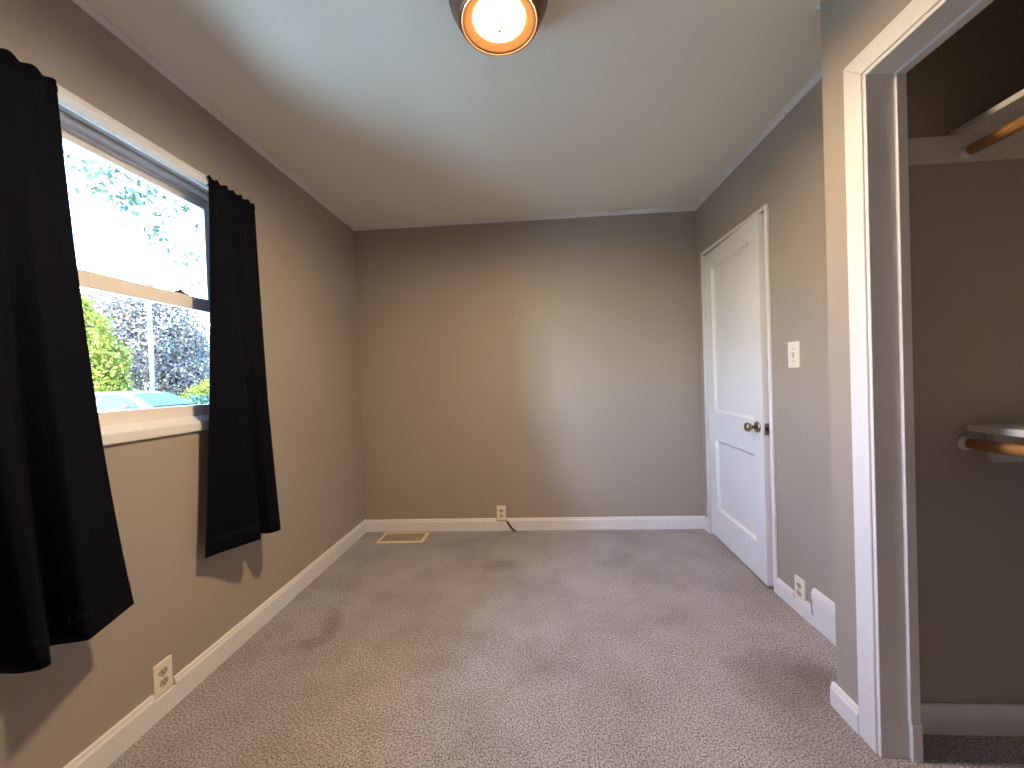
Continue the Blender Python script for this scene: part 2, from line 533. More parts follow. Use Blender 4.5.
# interior casing (head and two sides), stool
wpart('casing', [(XL, XL + 0.014, WY0 - 0.045, WY1 + 0.045, WZ1, WZ1 + 0.052), (XL, XL + 0.014, WY0 - 0.045, WY0, 1.062, WZ1), (XL, XL + 0.014, WY1, WY1 + 0.045, 1.062, WZ1)], 'trim')
bm = bmesh.new()
prism(bm, [(XL - 0.06, 1.016), (XL + 0.011, 1.016), (XL + 0.013, 1.020), (XL + 0.013, 1.050), (XL + 0.010, 1.055), (XL - 0.036, 1.079), (XL - 0.06, 1.079)], 1, WY0, WY1)
prism(bm, [(XL, 1.016), (XL + 0.011, 1.016), (XL + 0.013, 1.020), (XL + 0.013, 1.050), (XL + 0.010, 1.055), (XL, 1.060)], 1, WY0 - 0.05, WY0)
prism(bm, [(XL, 1.016), (XL + 0.011, 1.016), (XL + 0.013, 1.020), (XL + 0.013, 1.050), (XL + 0.010, 1.055), (XL, 1.060)], 1, WY1, WY1 + 0.05)
at_parent(link('stool', bm, 'trim', bevel=0.001), win)
# frame: stepped jamb liners and head
FX = XL - 0.03
wpart('frame', [(XL - TW, FX, WY0, WY0 + 0.02, WZ0, WZ1), (XL - TW, FX, WY1 - 0.02, WY1, WZ0, WZ1), (XL - TW, FX, WY0 + 0.02, WY1 - 0.02, WZ1 - 0.014, WZ1),
                (XL - 0.066, XL - 0.060, WY0 + 0.02, WY1 - 0.02, WZ1 - 0.03, WZ1 - 0.014), (XL - 0.066, XL - 0.060, WY1 - 0.03, WY1 - 0.02, WZ0, WZ1 - 0.03), (XL - 0.066, XL - 0.060, WY0 + 0.02, WY0 + 0.03, WZ0, WZ1 - 0.03),
                (XL - TW, XL - 0.101, WY0 + 0.02, WY1 - 0.02, WZ0, WZ0 + 0.02)])
# upper sash (outer track)
ux0, ux1 = XL - 0.100, XL - 0.072
uy0, uy1, uz0, uz1 = WY0 + 0.021, WY1 - 0.021, 1.545, WZ1 - 0.015
us = wpart('upper_sash', [(ux0, ux1, uy0, uy0 + 0.032, uz0, uz1), (ux0, ux1, uy1 - 0.050, uy1, uz0, uz1), (ux0, ux1, uy0 + 0.032, uy1 - 0.050, uz1 - 0.040, uz1), (ux0, ux1, uy0 + 0.032, uy1 - 0.050, uz0, uz0 + 0.035)])
g = link('pane', boxes(((ux0 + ux1) / 2 - 0.002, (ux0 + ux1) / 2 + 0.002, uy0 + 0.030, uy1 - 0.048, uz0 + 0.033, uz1 - 0.038)), 'pane', us)
# lower sash (inner track)
lx0, lx1 = XL - 0.058, XL - 0.034
lz0, lz1 = 1.078, 1.586
ls = wpart('lower_sash', [(lx0, lx1, uy0, uy0 + 0.032, lz0, lz1), (lx0, lx1, uy1 - 0.040, uy1, lz0, lz1), (lx0, lx1, uy0 + 0.032, uy1 - 0.040, lz0, 1.123), (lx0, lx1, uy0 + 0.032, uy1 - 0.040, 1.531, lz1)])
g = link('pane', boxes(((lx0 + lx1) / 2 - 0.002, (lx0 + lx1) / 2 + 0.002, uy0 + 0.030, uy1 - 0.038, 1.121, 1.533)), 'pane', ls)
lk = link('sash_lock', boxes((lx0 + 0.002, lx1 - 0.002, 1.475, 1.545, lz1, lz1 + 0.006), (lx0 - 0.006, lx1 - 0.008, 1.50, 1.52, lz1 + 0.006, lz1 + 0.018), (lx0 + 0.006, lx1 - 0.006, 1.485, 1.53, lz1 + 0.006, lz1 + 0.011)), 'steel', ls, bevel=0.0015)

# ------------------------------------------------------------------ curtain rod and curtains
rod = empty('curtain_rod', (XL, 1.2, 2.06), 'flat white curtain rod across the window top, ends turned back to the wall', 'curtain rod')
RX = XL + 0.056
bm = bmesh.new()
prism(bm, [(RX, 2.058), (RX + 0.004, 2.0595), (RX + 0.005, 2.066), (RX + 0.004, 2.0725), (RX, 2.074)], 1, 0.60, 1.795)
at_parent(link('rail', bm, 'vinyl'), rod)
for yy in (0.60, 1.795):
    bm = boxes((XL, RX + 0.002, yy - 0.003, yy + 0.003, 2.058, 2.074), (XL, XL + 0.003, yy - 0.012, yy + 0.012, 2.036, 2.086))
    at_parent(link('bracket', bm, 'vinyl'), rod)

def interp(poly, s, sharp=True):
    s = min(max(s, 0), 1) * (len(poly) - 1)
    i = min(int(s), len(poly) - 2)
    t = s - i
    P = [Vector(poly[max(i - 1, 0)]), Vector(poly[i]), Vector(poly[i + 1]), Vector(poly[min(i + 2, len(poly) - 1)])]
    if sharp:
        lin = P[1].lerp(P[2], t)
        return lin.lerp(0.5 * ((2 * P[1]) + (-P[0] + P[2]) * t + (2 * P[0] - 5 * P[1] + 4 * P[2] - P[3]) * t * t + (-P[0] + 3 * P[1] - 3 * P[2] + P[3]) * t ** 3), 0.55)
    return 0.5 * ((2 * P[1]) + (-P[0] + P[2]) * t + (2 * P[0] - 5 * P[1] + 4 * P[2] - P[3]) * t * t + (-P[0] + 3 * P[1] - 3 * P[2] + P[3]) * t ** 3)

def curtain(label, ytop, bottom, seed, ngath, zb, zt=2.082, mids=None):
    """ytop: (near, far) along the rod; bottom: hem outline as (y, x) from near to far"""
    root = empty('curtain', (XL + 0.07, sum(ytop) / 2, zb), label, 'curtain', 'curtains at the window')
    rnd = random.Random(seed)
    ph = [rnd.uniform(0, 6.28) for _ in range(4)]
    NU, NV = 220, 64
    bm = bmesh.new()
    def P(s, v, off=0.0):
        # v 0 top .. 1 hem
        z = zt + (zb - zt) * v
        b = interp(bottom, s)
        yt = ytop[0] + (ytop[1] - ytop[0]) * s
        w = v ** 1.15
        gather = math.sin(s * ngath * 2 * PI + ph[0]) * 0.6 + math.sin(s * ngath * 3.7 + ph[1]) * 0.4
        g = 0.006 * gather * math.exp(-v * 3.0)
        if v < 0.028:            # ruffle and rod pocket
            g *= 0.8
        x = (RX + 0.0115) * (1 - w) + b.y * w + g
        if 0.008 < v < 0.02:
            x += 0.001
        wy = 0.5 * v + 0.5 * v ** 3
        y = yt * (1 - wy) + b.x * wy
        x = max(x, XL + 0.022)
        zz = z + (0.004 * math.sin(s * ngath * 2 * PI + ph[2]) if v < 0.01 else 0)
        return (x + off, y, zz)
    grid = [[bm.verts.new(P(i / NU, (j / NV) ** 1.25)) for i in range(NU + 1)] for j in range(NV + 1)]
    for j in range(NV):
        for i in range(NU):
            bm.faces.new((grid[j][i], grid[j][i + 1], grid[j + 1][i + 1], grid[j + 1][i]))
    pl = at_parent(link('panel', bm, 'cloth', smooth=True), root)
    sd = pl.modifiers.new('thickness', 'SOLIDIFY'); sd.thickness = 0.0018; sd.offset = 0
    # stitched hem band and side hem lie on the room side of the panel
    bm = bmesh.new()
    hem = [[bm.verts.new(P(i / NU, 0.952 + 0.048 * k / 3, 0.0015)) for i in range(NU + 1)] for k in range(4)]
    for k in range(3):
        for i in range(NU):
            bm.faces.new((hem[k][i], hem[k][i + 1], hem[k + 1][i + 1], hem[k + 1][i]))
    hm = at_parent(link('hem', bm, 'cloth', smooth=True), root)
    sd = hm.modifiers.new('thickness', 'SOLIDIFY'); sd.thickness = 0.0008; sd.offset = 0
    bm = bmesh.new()
    pk = [[bm.verts.new(P(i / NU, v, o)) for i in range(NU + 1)] for v, o in ((0.004, -0.016), (0.003, -0.006), (0.010, 0.0026), (0.020, 0.003), (0.024, -0.006), (0.022, -0.016))]
    for k in range(len(pk) - 1):
        for i in range(NU):
            bm.faces.new((pk[k][i], pk[k][i + 1], pk[k + 1][i + 1], pk[k + 1][i]))
    at_parent(link('rod_pocket', bm, 'cloth', smooth=True), root)
    return root

curtain('dark navy curtain at the left, near side of the window', (0.61, 1.030),
        [(0.60, -1.34), (0.66, -1.26), (0.71, -1.33), (0.76, -1.25), (0.80, -1.32), (0.835, -1.325), (0.838, -1.262), (0.848, -1.222), (0.868, -1.218), (0.905, -1.27), (0.932, -1.306), (0.945, -1.26), (0.958, -1.228), (1.015, -1.246), (1.07, -1.265), (1.124, -1.283)], 3, 9, 0.522)
curtain('dark navy curtain at the right, far side of the window', (1.542, 1.805),
        [(1.466, -1.357), (1.53, -1.330), (1.60, -1.288), (1.652, -1.264), (1.680, -1.285), (1.695, -1.325), (1.712, -1.300), (1.722, -1.262), (1.745, -1.245), (1.772, -1.250), (1.80, -1.285)], 8, 6, 0.505)

# ------------------------------------------------------------------ ceiling lamp
LX, LY = -0.079, 1.256
lamp = empty('ceiling_lamp', (LX, LY, H), 'round bronze flush ceiling lamp with lit amber glass bowl', 'ceiling lamp')
bm = bmesh.new()
lathe(bm, [(0.0005, 2.4385), (0.150, 2.4385), (0.157, 2.428), (0.160, 2.410), (0.157, 2.398), (0.151, 2.392), (0.149, 2.382), (0.143, 2.366), (0.134, 2.350), (0.129, 2.340), (0.124, 2.336), (0.1195, 2.3375), (0.118, 2.345), (0.116, 2.372), (0.112, 2.400), (0.0005, 2.402)], 'z', (LX, LY, 0), 64)
at_parent(link('pan', bm, 'bronze', smooth=True), lamp)
# outer ring of amber glass with a raised bead, and the frosted shade in its middle
bm = bmesh.new()
lathe(bm, [(0.1178, 2.352), (0.1172, 2.342), (0.114, 2.340), (0.111, 2.339), (0.108, 2.341), (0.104, 2.344), (0.094, 2.349), (0.082, 2.353), (0.082, 2.357), (0.104, 2.349), (0.117, 2.356)], 'z', (LX, LY, 0), 64)
at_parent(link('glass_ring', bm, 'amber', smooth=True), lamp)
bm = bmesh.new()
lathe(bm, [(0.0838, 2.357), (0.0836, 2.350), (0.079, 2.346), (0.060, 2.340), (0.040, 2.337), (0.020, 2.3355), (0.0005, 2.335)], 'z', (LX, LY, 0), 64)
at_parent(link('glass_shade', bm, 'shade', smooth=True), lamp)
bm = bmesh.new()
lathe(bm, [(0.0005, 2.308), (0.006, 2.310), (0.008, 2.316), (0.005, 2.322), (0.012, 2.328), (0.014, 2.333), (0.003, 2.336)], 'z', (LX, LY, 0), 20)
at_parent(link('finial', bm, 'bronze', smooth=True), lamp)

# ------------------------------------------------------------------ outlets and switch (built facing +y at the origin, then turned)
def rounded_plate(bm, w, h, t, r=0.006, dome=0.0015):
    out = []
    for cx, cz, a0 in ((w / 2 - r, h / 2 - r, 0), (-w / 2 + r, h / 2 - r, 90), (-w / 2 + r, -h / 2 + r, 180), (w / 2 - r, -h / 2 + r, 270)):
        for k in range(5):
            a = math.radians(a0 + k * 22.5)
            out.append((cx + r * math.cos(a), cz + r * math.sin(a)))
    rings = []
    for sc, y in ((1, 0), (1, t - dome), (0.95, t)):
        rings.append([(x * sc if sc == 1 else x - math.copysign(0.002, x), y, z if sc == 1 else z - math.copysign(0.002, z)) for x, z in out])
    loft(bm, rings)

def put(root, bm, name, m, parent, **k):
    o = link(name, bm, m, parent, **k)
    return o

def outlet(loc, rotz, label):
    r = empty('wall_outlet', loc, label, 'electrical outlet', None, rotz)
    bm = bmesh.new(); rounded_plate(bm, 0.071, 0.115, 0.006)
    put(r, bm, 'cover_plate', 'plate', r)
    for s in (-1, 1):
        bm = bmesh.new()
        ring = [(0.0165 * math.cos(a), 0.0145 * math.sin(a)) for a in [2 * PI * i / 24 for i in range(24)]]
        ring = [(x, max(-0.0125, min(0.0125, z))) for x, z in ring]
        loft(bm, [[(x, 0.005, z + s * 0.0195) for x, z in ring], [(x, 0.0078, z + s * 0.0195) for x, z in ring], [(x * 0.93, 0.0084, z * 0.93 + s * 0.0195) for x, z in ring]])
        f = put(r, bm, 'receptacle', 'socket', r)
        bm = boxes((-0.0075, -0.0052, 0.0078, 0.0088, s * 0.0195 - 0.001, s * 0.0195 + 0.008), (0.0052, 0.0075, 0.0078, 0.0088, s * 0.0195 - 0.002, s * 0.0195 + 0.008))
        lathe(bm, [(0.0026, 0.0078), (0.0026, 0.0088)], 'y', (0, 0, s * 0.0195 - 0.0072), 12, True)
        put(r, bm, 'slots', 'dark', f)
    bm = bmesh.new(); lathe(bm, [(0.0032, 0.0055), (0.0032, 0.0068), (0.002, 0.0073)], 'y', (0, 0, 0), 12, True)
    put(r, bm, 'screw', 'steel', r)
    return r

outlet((XL, 1.321, 0.1365), -PI / 2, 'white wall outlet below the window, notched into the left baseboard')
outlet((-0.306, YB, 0.1365), PI, 'white wall outlet on the back wall above a black cable')
outlet((XR, 1.943, 0.1165), PI / 2, 'white wall outlet right of the door beside the return air vent cover')

sw = empty('light_switch', (XR, 1.943, 1.258), 'white light switch on the wall right of the door', 'light switch', None, PI / 2)
bm = bmesh.new(); rounded_plate(bm, 0.080, 0.127, 0.006)
link('cover_plate', bm, 'plate', sw)
bm = boxes((-0.006, 0.006, 0.0055, 0.0068, -0.013, 0.013))
link('toggle_slot', bm, 'socket', sw)
bm = bmesh.new(); prism(bm, [(0.0055, -0.004), (0.0055, 0.007), (0.016, 0.013), (0.018, 0.010), (0.010, -0.001)], 0, -0.004, 0.004)
link('toggle', bm, 'plate', sw, bevel=0.001)
for s in (-1, 1):
    bm = bmesh.new(); lathe(bm, [(0.0034, 0.0055), (0.0034, 0.0068), (0.002, 0.0074)], 'y', (0, 0, s * 0.030), 12, True)
    link('screw', bm, 'steel', sw)

# black cable stub by the back outlet
bm = bmesh.new()
tube(bm, [(-0.262, YB - 0.019, 0.078), (-0.255, YB - 0.020, 0.066), (-0.24, YB - 0.021, 0.042), (-0.22, YB - 0.022, 0.016), (-0.208, YB - 0.025, 0.0055), (-0.198, YB - 0.03, 0.005)], 0.0062, 10)
tag(link('cable', bm, 'cable', smooth=True), 'short black cable leaning on the back baseboard below the outlet', 'cable')

# ------------------------------------------------------------------ floor register
fr = empty('floor_register', (-1.05, 2.892, 0), 'almond metal floor register set in the carpet by the back wall', 'floor vent')
rx0, rx1, ry0, ry1 = -1.232, -0.874, 2.785, 2.974
bm = bmesh.new()
b_ = 0.024
def ring_rect(i, z):
    return [(rx0 + i, ry0 + i, z), (rx1 - i, ry0 + i, z), (rx1 - i, ry1 - i, z), (rx0 + i, ry1 - i, z)]
R = [[bm.verts.new(p) for p in ring_rect(i, z)] for i, z in ((0, 0.0), (0, 0.003), (0.006, 0.007), (b_, 0.007), (b_, 0.0))]
for a, b in zip(R[:-1], R[1:]):
    for k in range(4):
        bm.faces.new((a[k], a[(k + 1) % 4], b[(k + 1) % 4], b[k]))
at_parent(link('frame', bm, 'register'), fr)
bm = bmesh.new()
n = 26
for k in range(n):
    x = rx0 + b_ + (rx1 - rx0 - 2 * b_) * (k + 0.5) / n
    prism(bm, [(x - 0.0042, 0.0055), (x + 0.0022, 0.0055), (x + 0.0042, 0.001), (x - 0.0022, 0.001)], 1, ry0 + b_, ry1 - b_)
for k in range(1, 4):
    y = ry0 + b_ + (ry1 - ry0 - 2 * b_) * k / 4
    box(bm, rx0 + b_, rx1 - b_, y - 0.003, y + 0.003, 0.001, 0.0062)
at_parent(link('louver', bm, 'grille'), fr)
bm = boxes((rx0 + b_, rx1 - b_, ry0 + b_, ry1 - b_, 0.0002, 0.0008))  # dark sheet painted in for the shade below the louvers
at_parent(link('duct_shade_sheet', bm, 'dark'), fr)

# ------------------------------------------------------------------ return air cover on the right wall
va = empty('return_air_vent', (XR, 1.70, 0), 'white sheet metal air vent cover on the wall beside the closet corner', 'vent cover')
vy0, vy1, vz1 = 1.50, 1.844, 0.178
bm = bmesh.new()
prism(bm, [(XR, 0.002), (XR - 0.014, 0.002), (XR - 0.018, 0.006), (XR - 0.018, vz1 - 0.022), (XR - 0.012, vz1 - 0.004), (XR - 0.006, vz1), (XR, vz1)], 1, vy0, vy1)
at_parent(link('cover', bm, 'trim', bevel=0.001), va)
bm = boxes((XR - 0.0200, XR - 0.0175, vy0 + 0.02, vy1 - 0.035, 0.022, 0.028), (XR - 0.0200, XR - 0.0175, vy0 + 0.02, vy1 - 0.035, 0.142, 0.146))
at_parent(link('rib', bm, 'trim', bevel=0.0008), va)
bm = bmesh.new()
tube(bm, [(XR - 0.019, vy1 - 0.013, 0.062), (XR - 0.024, vy1 - 0.013, 0.070), (XR - 0.026, vy1 - 0.012, 0.095), (XR - 0.024, vy1 - 0.010, 0.122), (XR - 0.019, vy1 - 0.008, 0.130)], 0.0022, 8)
at_parent(link('damper_lever', bm, 'steel', smooth=True), va)

# ------------------------------------------------------------------ door
dr = empty('door_1', (XR, DY1, 0), kind='structure')
cw, dt = 0.024, 0.014
bm = boxes((XR - dt, XR, DY1, DY1 + cw, 0, DZ + cw), (XR - dt, XR, DY0 - cw, DY0 + 0.001, 0, DZ + cw), (XR - dt, XR, DY0, DY1, DZ, DZ + cw))
at_parent(link('casing', bm, 'trim', bevel=0.003), dr)
bm = boxes((XR, XR + 0.12, DY1 - 0.0005, DY1 + 0.02, 0, DZ + 0.02), (XR, XR + 0.12, DY0 - 0.02, DY0 + 0.0005, 0, DZ + 0.02), (XR, XR + 0.12, DY0, DY1, DZ, DZ + 0.02), (XR + 0.05, XR + 0.062, DY1 - 0.012, DY1, 0, DZ), (XR + 0.05, XR + 0.062, DY0, DY0 + 0.012, 0, DZ), (XR + 0.05, XR + 0.062, DY0, DY1, DZ - 0.012, DZ))
at_parent(link('jamb', bm, 'trim'), dr)

# leaf built in its own frame: u along the leaf from the hinge (0) to the latch, d = thickness (0 = room face)
LW, LT, LZ0, LZ1 = 0.741, 0.035, 0.018, 2.030
ang = math.radians(2.7)
def leafpt(u, d, z):
    # at angle 0 the leaf runs to -y, the room face at x = XR + 0.002; it swings into the room (towards -x)
    c, s = math.cos(ang), math.sin(ang)
    return (XR + 0.001 + d * c - u * s, DY1 - 0.004 - u * c - d * s, z)
def leafquad(bm, pts):
    bm.faces.new([bm.verts.new(leafpt(*p)) for p in pts])
def leafbox(bm, u0, u1, d0, d1, z0, z1):
    v = [bm.verts.new(leafpt(u, d, z)) for z in (z0, z1) for d in (d0, d1) for u in (u0, u1)]
    for f in ((0, 1, 3, 2), (4, 5, 7, 6), (0, 1, 5, 4), (2, 3, 7, 6), (0, 2, 6, 4), (1, 3, 7, 5)):
        bm.faces.new([v[i] for i in f])
PU0, PU1 = 0.108, 0.640
panels = ((0.220, 0.714), (0.910, 1.918))
bm = bmesh.new()
leafbox(bm, 0, PU0, 0, LT, LZ0, LZ1)
leafbox(bm, PU1, LW, 0, LT, LZ0, LZ1)
leafbox(bm, PU0, PU1, 0, LT, LZ0, panels[0][0])
leafbox(bm, PU0, PU1, 0, LT, panels[0][1], panels[1][0])
leafbox(bm, PU0, PU1, 0, LT, panels[1][1], LZ1)
lf = at_parent(link('leaf', bm, 'door'), dr)
for z0, z1 in panels:
    bm = bmesh.new()
    w = 0.017
    r0 = [leafpt(u, 0.0, z) for u, z in ((PU0, z0), (PU1, z0), (PU1, z1), (PU0, z1))]
    ra = [leafpt(u, 0.006, z) for u, z in ((PU0 + .004, z0 + .004), (PU1 - .004, z0 + .004), (PU1 - .004, z1 - .004), (PU0 + .004, z1 - .004))]
    r1 = [leafpt(u, 0.016, z) for u, z in ((PU0 + w, z0 + w), (PU1 - w, z0 + w), (PU1 - w, z1 - w), (PU0 + w, z1 - w))]
    R = [[bm.verts.new(p) for p in r] for r in (r0, ra, r1)]
    for a, b in zip(R[:-1], R[1:]):
        for k in range(4):
            bm.faces.new((a[k], a[(k + 1) % 4], b[(k + 1) % 4], b[k]))
    bm.faces.new(R[-1])
    rb = [bm.verts.new(leafpt(u, LT - 0.01, z)) for u, z in ((PU0, z0), (PU1, z0), (PU1, z1), (PU0, z1))]
    bm.faces.new(rb)
    p_ = link('panel', bm, 'door', lf)
# knob, rose and latch face
def leaf_lathe(prof, u, z, m, name):
    b2 = bmesh.new()
    n = 28
    rings = []
    for r, d in prof:
        rings.append([leafpt(u + r * math.cos(2 * PI * k / n), -d, z + r * math.sin(2 * PI * k / n)) for k in range(n)])
    loft(b2, rings)
    o = link(name, b2, m, dr, smooth=True)
    o.matrix_parent_inverse = Matrix.Translation(dr.location).inverted()
    return o
ku = LW - 0.056
leaf_lathe([(0.031, 0.0), (0.032, 0.003), (0.029, 0.008), (0.018, 0.011), (0.011, 0.013)], ku, 0.876, 'knob', 'rose')
leaf_lathe([(0.010, 0.010), (0.0095, 0.028), (0.012, 0.033), (0.020, 0.038), (0.0255, 0.046), (0.0265, 0.054), (0.0235, 0.062), (0.016, 0.067), (0.004, 0.069)], ku, 0.876, 'knob', 'knob')
bm = bmesh.new()
leafbox(bm, LW - 0.001, LW + 0.0012, 0.006, 0.029, 0.838, 0.902)
at_parent(link('latch_plate', bm, 'steel'), dr)
bm = bmesh.new()
leafbox(bm, LW, LW + 0.008, 0.011, 0.024, 0.860, 0.882)
at_parent(link('latch_bolt', bm, 'dark'), dr)
# hinges: painted leaves on the far casing with dark screw heads
for hz in (1.815, 0.165):
    bm = boxes((XR - dt - 0.0018, XR - dt + 0.001, DY1 + 0.001, DY1 + 0.022, hz - 0.046, hz + 0.046))
    tube(bm, [(XR - dt - 0.003, DY1 - 0.001, hz - 0.046), (XR - dt - 0.003, DY1 - 0.001, hz + 0.046)], 0.0045, 10)
    hg = at_parent(link('hinge', bm, 'door'), dr)
    for k in ((-0.034, -0.012, 0.012, 0.034) if hz > 1 else (-0.03, 0.03)):
        bm = bmesh.new()
        lathe(bm, [(0.0045, XR - dt - 0.0016), (0.0045, XR - dt - 0.003)], 'x', (0, DY1 + 0.012, hz + k), 10, True)
        sc = link('screw', bm, 'dark', hg)

# ------------------------------------------------------------------ closet shelves and rods
YN = -0.45
us_ = empty('closet_shelf', (1.55, YCE, 1.82), 'upper white closet shelf on a long wall cleat', 'shelf', 'closet shelves')
at_parent(link('board', boxes((1.336, XCB, YN, YCE, 1.9025, 1.9205)), 'closetwhite', bevel=0.0015), us_)
at_parent(link('cleat', boxes((1.196, XCB, YCE - 0.018, YCE, 1.822, 1.9025)), 'closetwhite', bevel=0.003), us_)
at_parent(link('cleat', boxes((XCB - 0.018, XCB, YN, YCE - 0.018, 1.822, 1.9025)), 'closetwhite', bevel=0.003), us_)
at_parent(link('cleat', boxes((1.196, XCB - 0.018, YN, YN + 0.018, 1.822, 1.9025)), 'closetwhite', bevel=0.003), us_)
ls_ = empty('closet_shelf', (1.55, YCE, 0.87), 'lower white closet shelf on a short wall cleat', 'shelf', 'closet shelves')
at_parent(link('board', boxes((1.366, XCB, YN, YCE, 0.972, 0.992)), 'closetwhite', bevel=0.0015), ls_)
at_parent(link('cleat', boxes((1.425, XCB, YCE - 0.018, YCE, 0.872, 0.972)), 'closetwhite', bevel=0.003), ls_)
at_parent(link('cleat', boxes((XCB - 0.018, XCB, YN, YCE - 0.018, 0.872, 0.972)), 'closetwhite', bevel=0.003), ls_)
at_parent(link('cleat', boxes((1.425, XCB - 0.018, YN, YN + 0.018, 0.872, 0.972)), 'closetwhite', bevel=0.003), ls_)

def closet_rod(x, z, yend, near, label, cup_r):
    r = empty('closet_rod', (x, yend, z), label, 'closet rod', 'closet rods')
    bm = bmesh.new()
    lathe(bm, [(0.0155, near + 0.004), (0.0165, near + 0.006), (0.0165, yend - 0.006), (0.0155, yend - 0.004)], 'y', (x, 0, z), 28, True)
    at_parent(link('pole', bm, 'wood', smooth=True), r)
    for ye, s in ((yend, -1), (near, 1)):
        bm = bmesh.new()
        lathe(bm, [(cup_r, ye), (cup_r, ye + s * 0.004), (cup_r * 0.86, ye + s * 0.007), (cup_r * 0.84, ye + s * 0.016), (0.0172, ye + s * 0.016), (0.0172, ye + s * 0.002)], 'y', (x, 0, z), 28)
        at_parent(link('cup', bm, 'cup', smooth=True), r)
    return r
closet_rod(1.364, 1.845, YCE - 0.018, YN + 0.018, 'upper varnished wooden closet rod under the high shelf', 0.0205)
closet_rod(1.363, 0.933, YCE, YN, 'lower varnished wooden closet rod in front of the low shelf', 0.0235)

# ------------------------------------------------------------------ outdoors
GZ = -0.28
link('ground', boxes((-70, XL - TW, -30, 70, GZ - 0.2, GZ)), 'grass', kind='structure')
link('bounce_driveway', boxes((-10.5, -2.3, -20, 8.4, GZ, GZ + 0.02), (-15.5, -6.6, 8.4, 13.0, GZ, GZ + 0.02)), 'concrete', kind='structure')  # slabs out of view, spread wide to bounce daylight up to the ceiling

def leaves_mesh(name, centers, normals_rand, size, m, parent, seed, droop=0.0):
    rg = np.random.default_rng(seed)
    n = len(centers)
    d = rg.normal(size=(n, 3)); d /= np.linalg.norm(d, axis=1)[:, None]
    d[:, 2] -= droop
    d /= np.linalg.norm(d, axis=1)[:, None]
    e = rg.normal(size=(n, 3)); e -= (e * d).sum(1)[:, None] * d; e /= np.linalg.norm(e, axis=1)[:, None]
    L = size * rg.uniform(0.7, 1.3, n)[:, None]
    Wd = L * 0.32
    nn = np.cross(d, e)
    p0 = centers
    p1 = centers + d * L * 0.5 + e * Wd + nn * L * 0.06
    p2 = centers + d * L
    p3 = centers + d * L * 0.5 - e * Wd + nn * L * 0.06
    V = np.stack([p0, p1, p2, p3], 1).reshape(-1, 3)
    me = bpy.data.meshes.new(name)
    me.vertices.add(4 * n); me.vertices.foreach_set('co', V.ravel())
    me.loops.add(4 * n); me.loops.foreach_set('vertex_index', np.arange(4 * n, dtype=np.int32))
    me.polygons.add(n)
    me.polygons.foreach_set('loop_start', np.arange(0, 4 * n, 4, dtype=np.int32))
    me.polygons.foreach_set('loop_total', np.full(n, 4, dtype=np.int32))
    me.update(); me.validate()
    me.materials.append(M[m])
    o = bpy.data.objects.new(name, me)
    COL.objects.link(o)
    return at_parent(o, parent)

def crown_points(blobs, n, seed):
    rg = np.random.default_rng(seed)
    out = []
    vol = np.array([b[3] * b[4] * b[5] for b in blobs]) ** 0.67
    vol /= vol.sum()
    for b, f in zip(blobs, vol):
        k = int(n * f) + 1
        v = rg.normal(size=(k, 3)); v /= np.linalg.norm(v, axis=1)[:, None]
        r = rg.uniform(0.55, 1.0, k) ** 0.6
        r *= 1 + 0.12 * np.sin(v[:, 0] * 9 + b[0]) * np.sin(v[:, 1] * 8) * np.cos(v[:, 2] * 7)
        out.append(np.array(b[:3]) + v * r[:, None] * np.array(b[3:6]))
    return np.concatenate(out)

def tree(name, x, y, trunk_h, trunk_r, blobs, n, leaf, m, seed, label, cat='tree'):
    r = empty(name, (x, y, GZ), label, cat)
    bm = bmesh.new()
    rnd = random.Random(seed)
    tube(bm, [(x, y, GZ), (x + 0.03, y, GZ + trunk_h * 0.4), (x - 0.04, y + 0.03, GZ + trunk_h * 0.75), (x, y, GZ + trunk_h)], [trunk_r * 1.25, trunk_r, trunk_r * 0.85, trunk_r * 0.6], 10)
    for b in blobs:
        tube(bm, [(x, y, GZ + trunk_h * 0.7), ((x + b[0]) / 2, (y + b[1]) / 2, (GZ + trunk_h * 0.8 + b[2]) / 2 + 0.1), (b[0], b[1], b[2])], [trunk_r * 0.5, trunk_r * 0.3, trunk_r * 0.1], 6)
    at_parent(link('trunk', bm, 'bark', smooth=True), r)
    leaves_mesh('foliage', crown_points(blobs, n, seed), None, leaf, m, r, seed + 1)
    return r

# the crown of each tree is a cluster of leafy masses
tree('maple_tree', -19.0, 18.6, 2.6, 0.22,
     [(-19.0, 16.4, 3.2, 2.0, 1.7, 2.0), (-19.2, 18.4, 4.2, 2.2, 2.0, 2.2), (-19.0, 19.3, 2.8, 2.0, 1.1, 1.7), (-18.8, 17.6, 1.8, 2.0, 2.2, 1.5), (-18.6, 19.4, 1.2, 1.8, 1.3, 1.1), (-19.6, 18.6, 5.0, 1.6, 1.4, 1.2), (-19.2, 16.6, 4.9, 1.5, 1.3, 1.2)],
     26000, 0.17, 'leaf_purple', 11, 'large dusky purple-leaved tree in the middle of the window view')
tree('birch_tree', -16.5, 13.2, 2.0, 0.12,
     [(-16.5, 12.8, 3.2, 1.2, 0.9, 1.3), (-16.5, 13.4, 2.3, 1.2, 0.95, 1.2), (-16.5, 12.8, 1.4, 1.3, 1.3, 1.0), (-16.5, 13.5, 1.1, 1.1, 0.9, 0.8), (-16.6, 12.7, 4.3, 0.8, 0.6, 0.7)],
     11000, 0.15, 'leaf_yellow', 21, 'yellow-green leafy tree at the left of the window view')
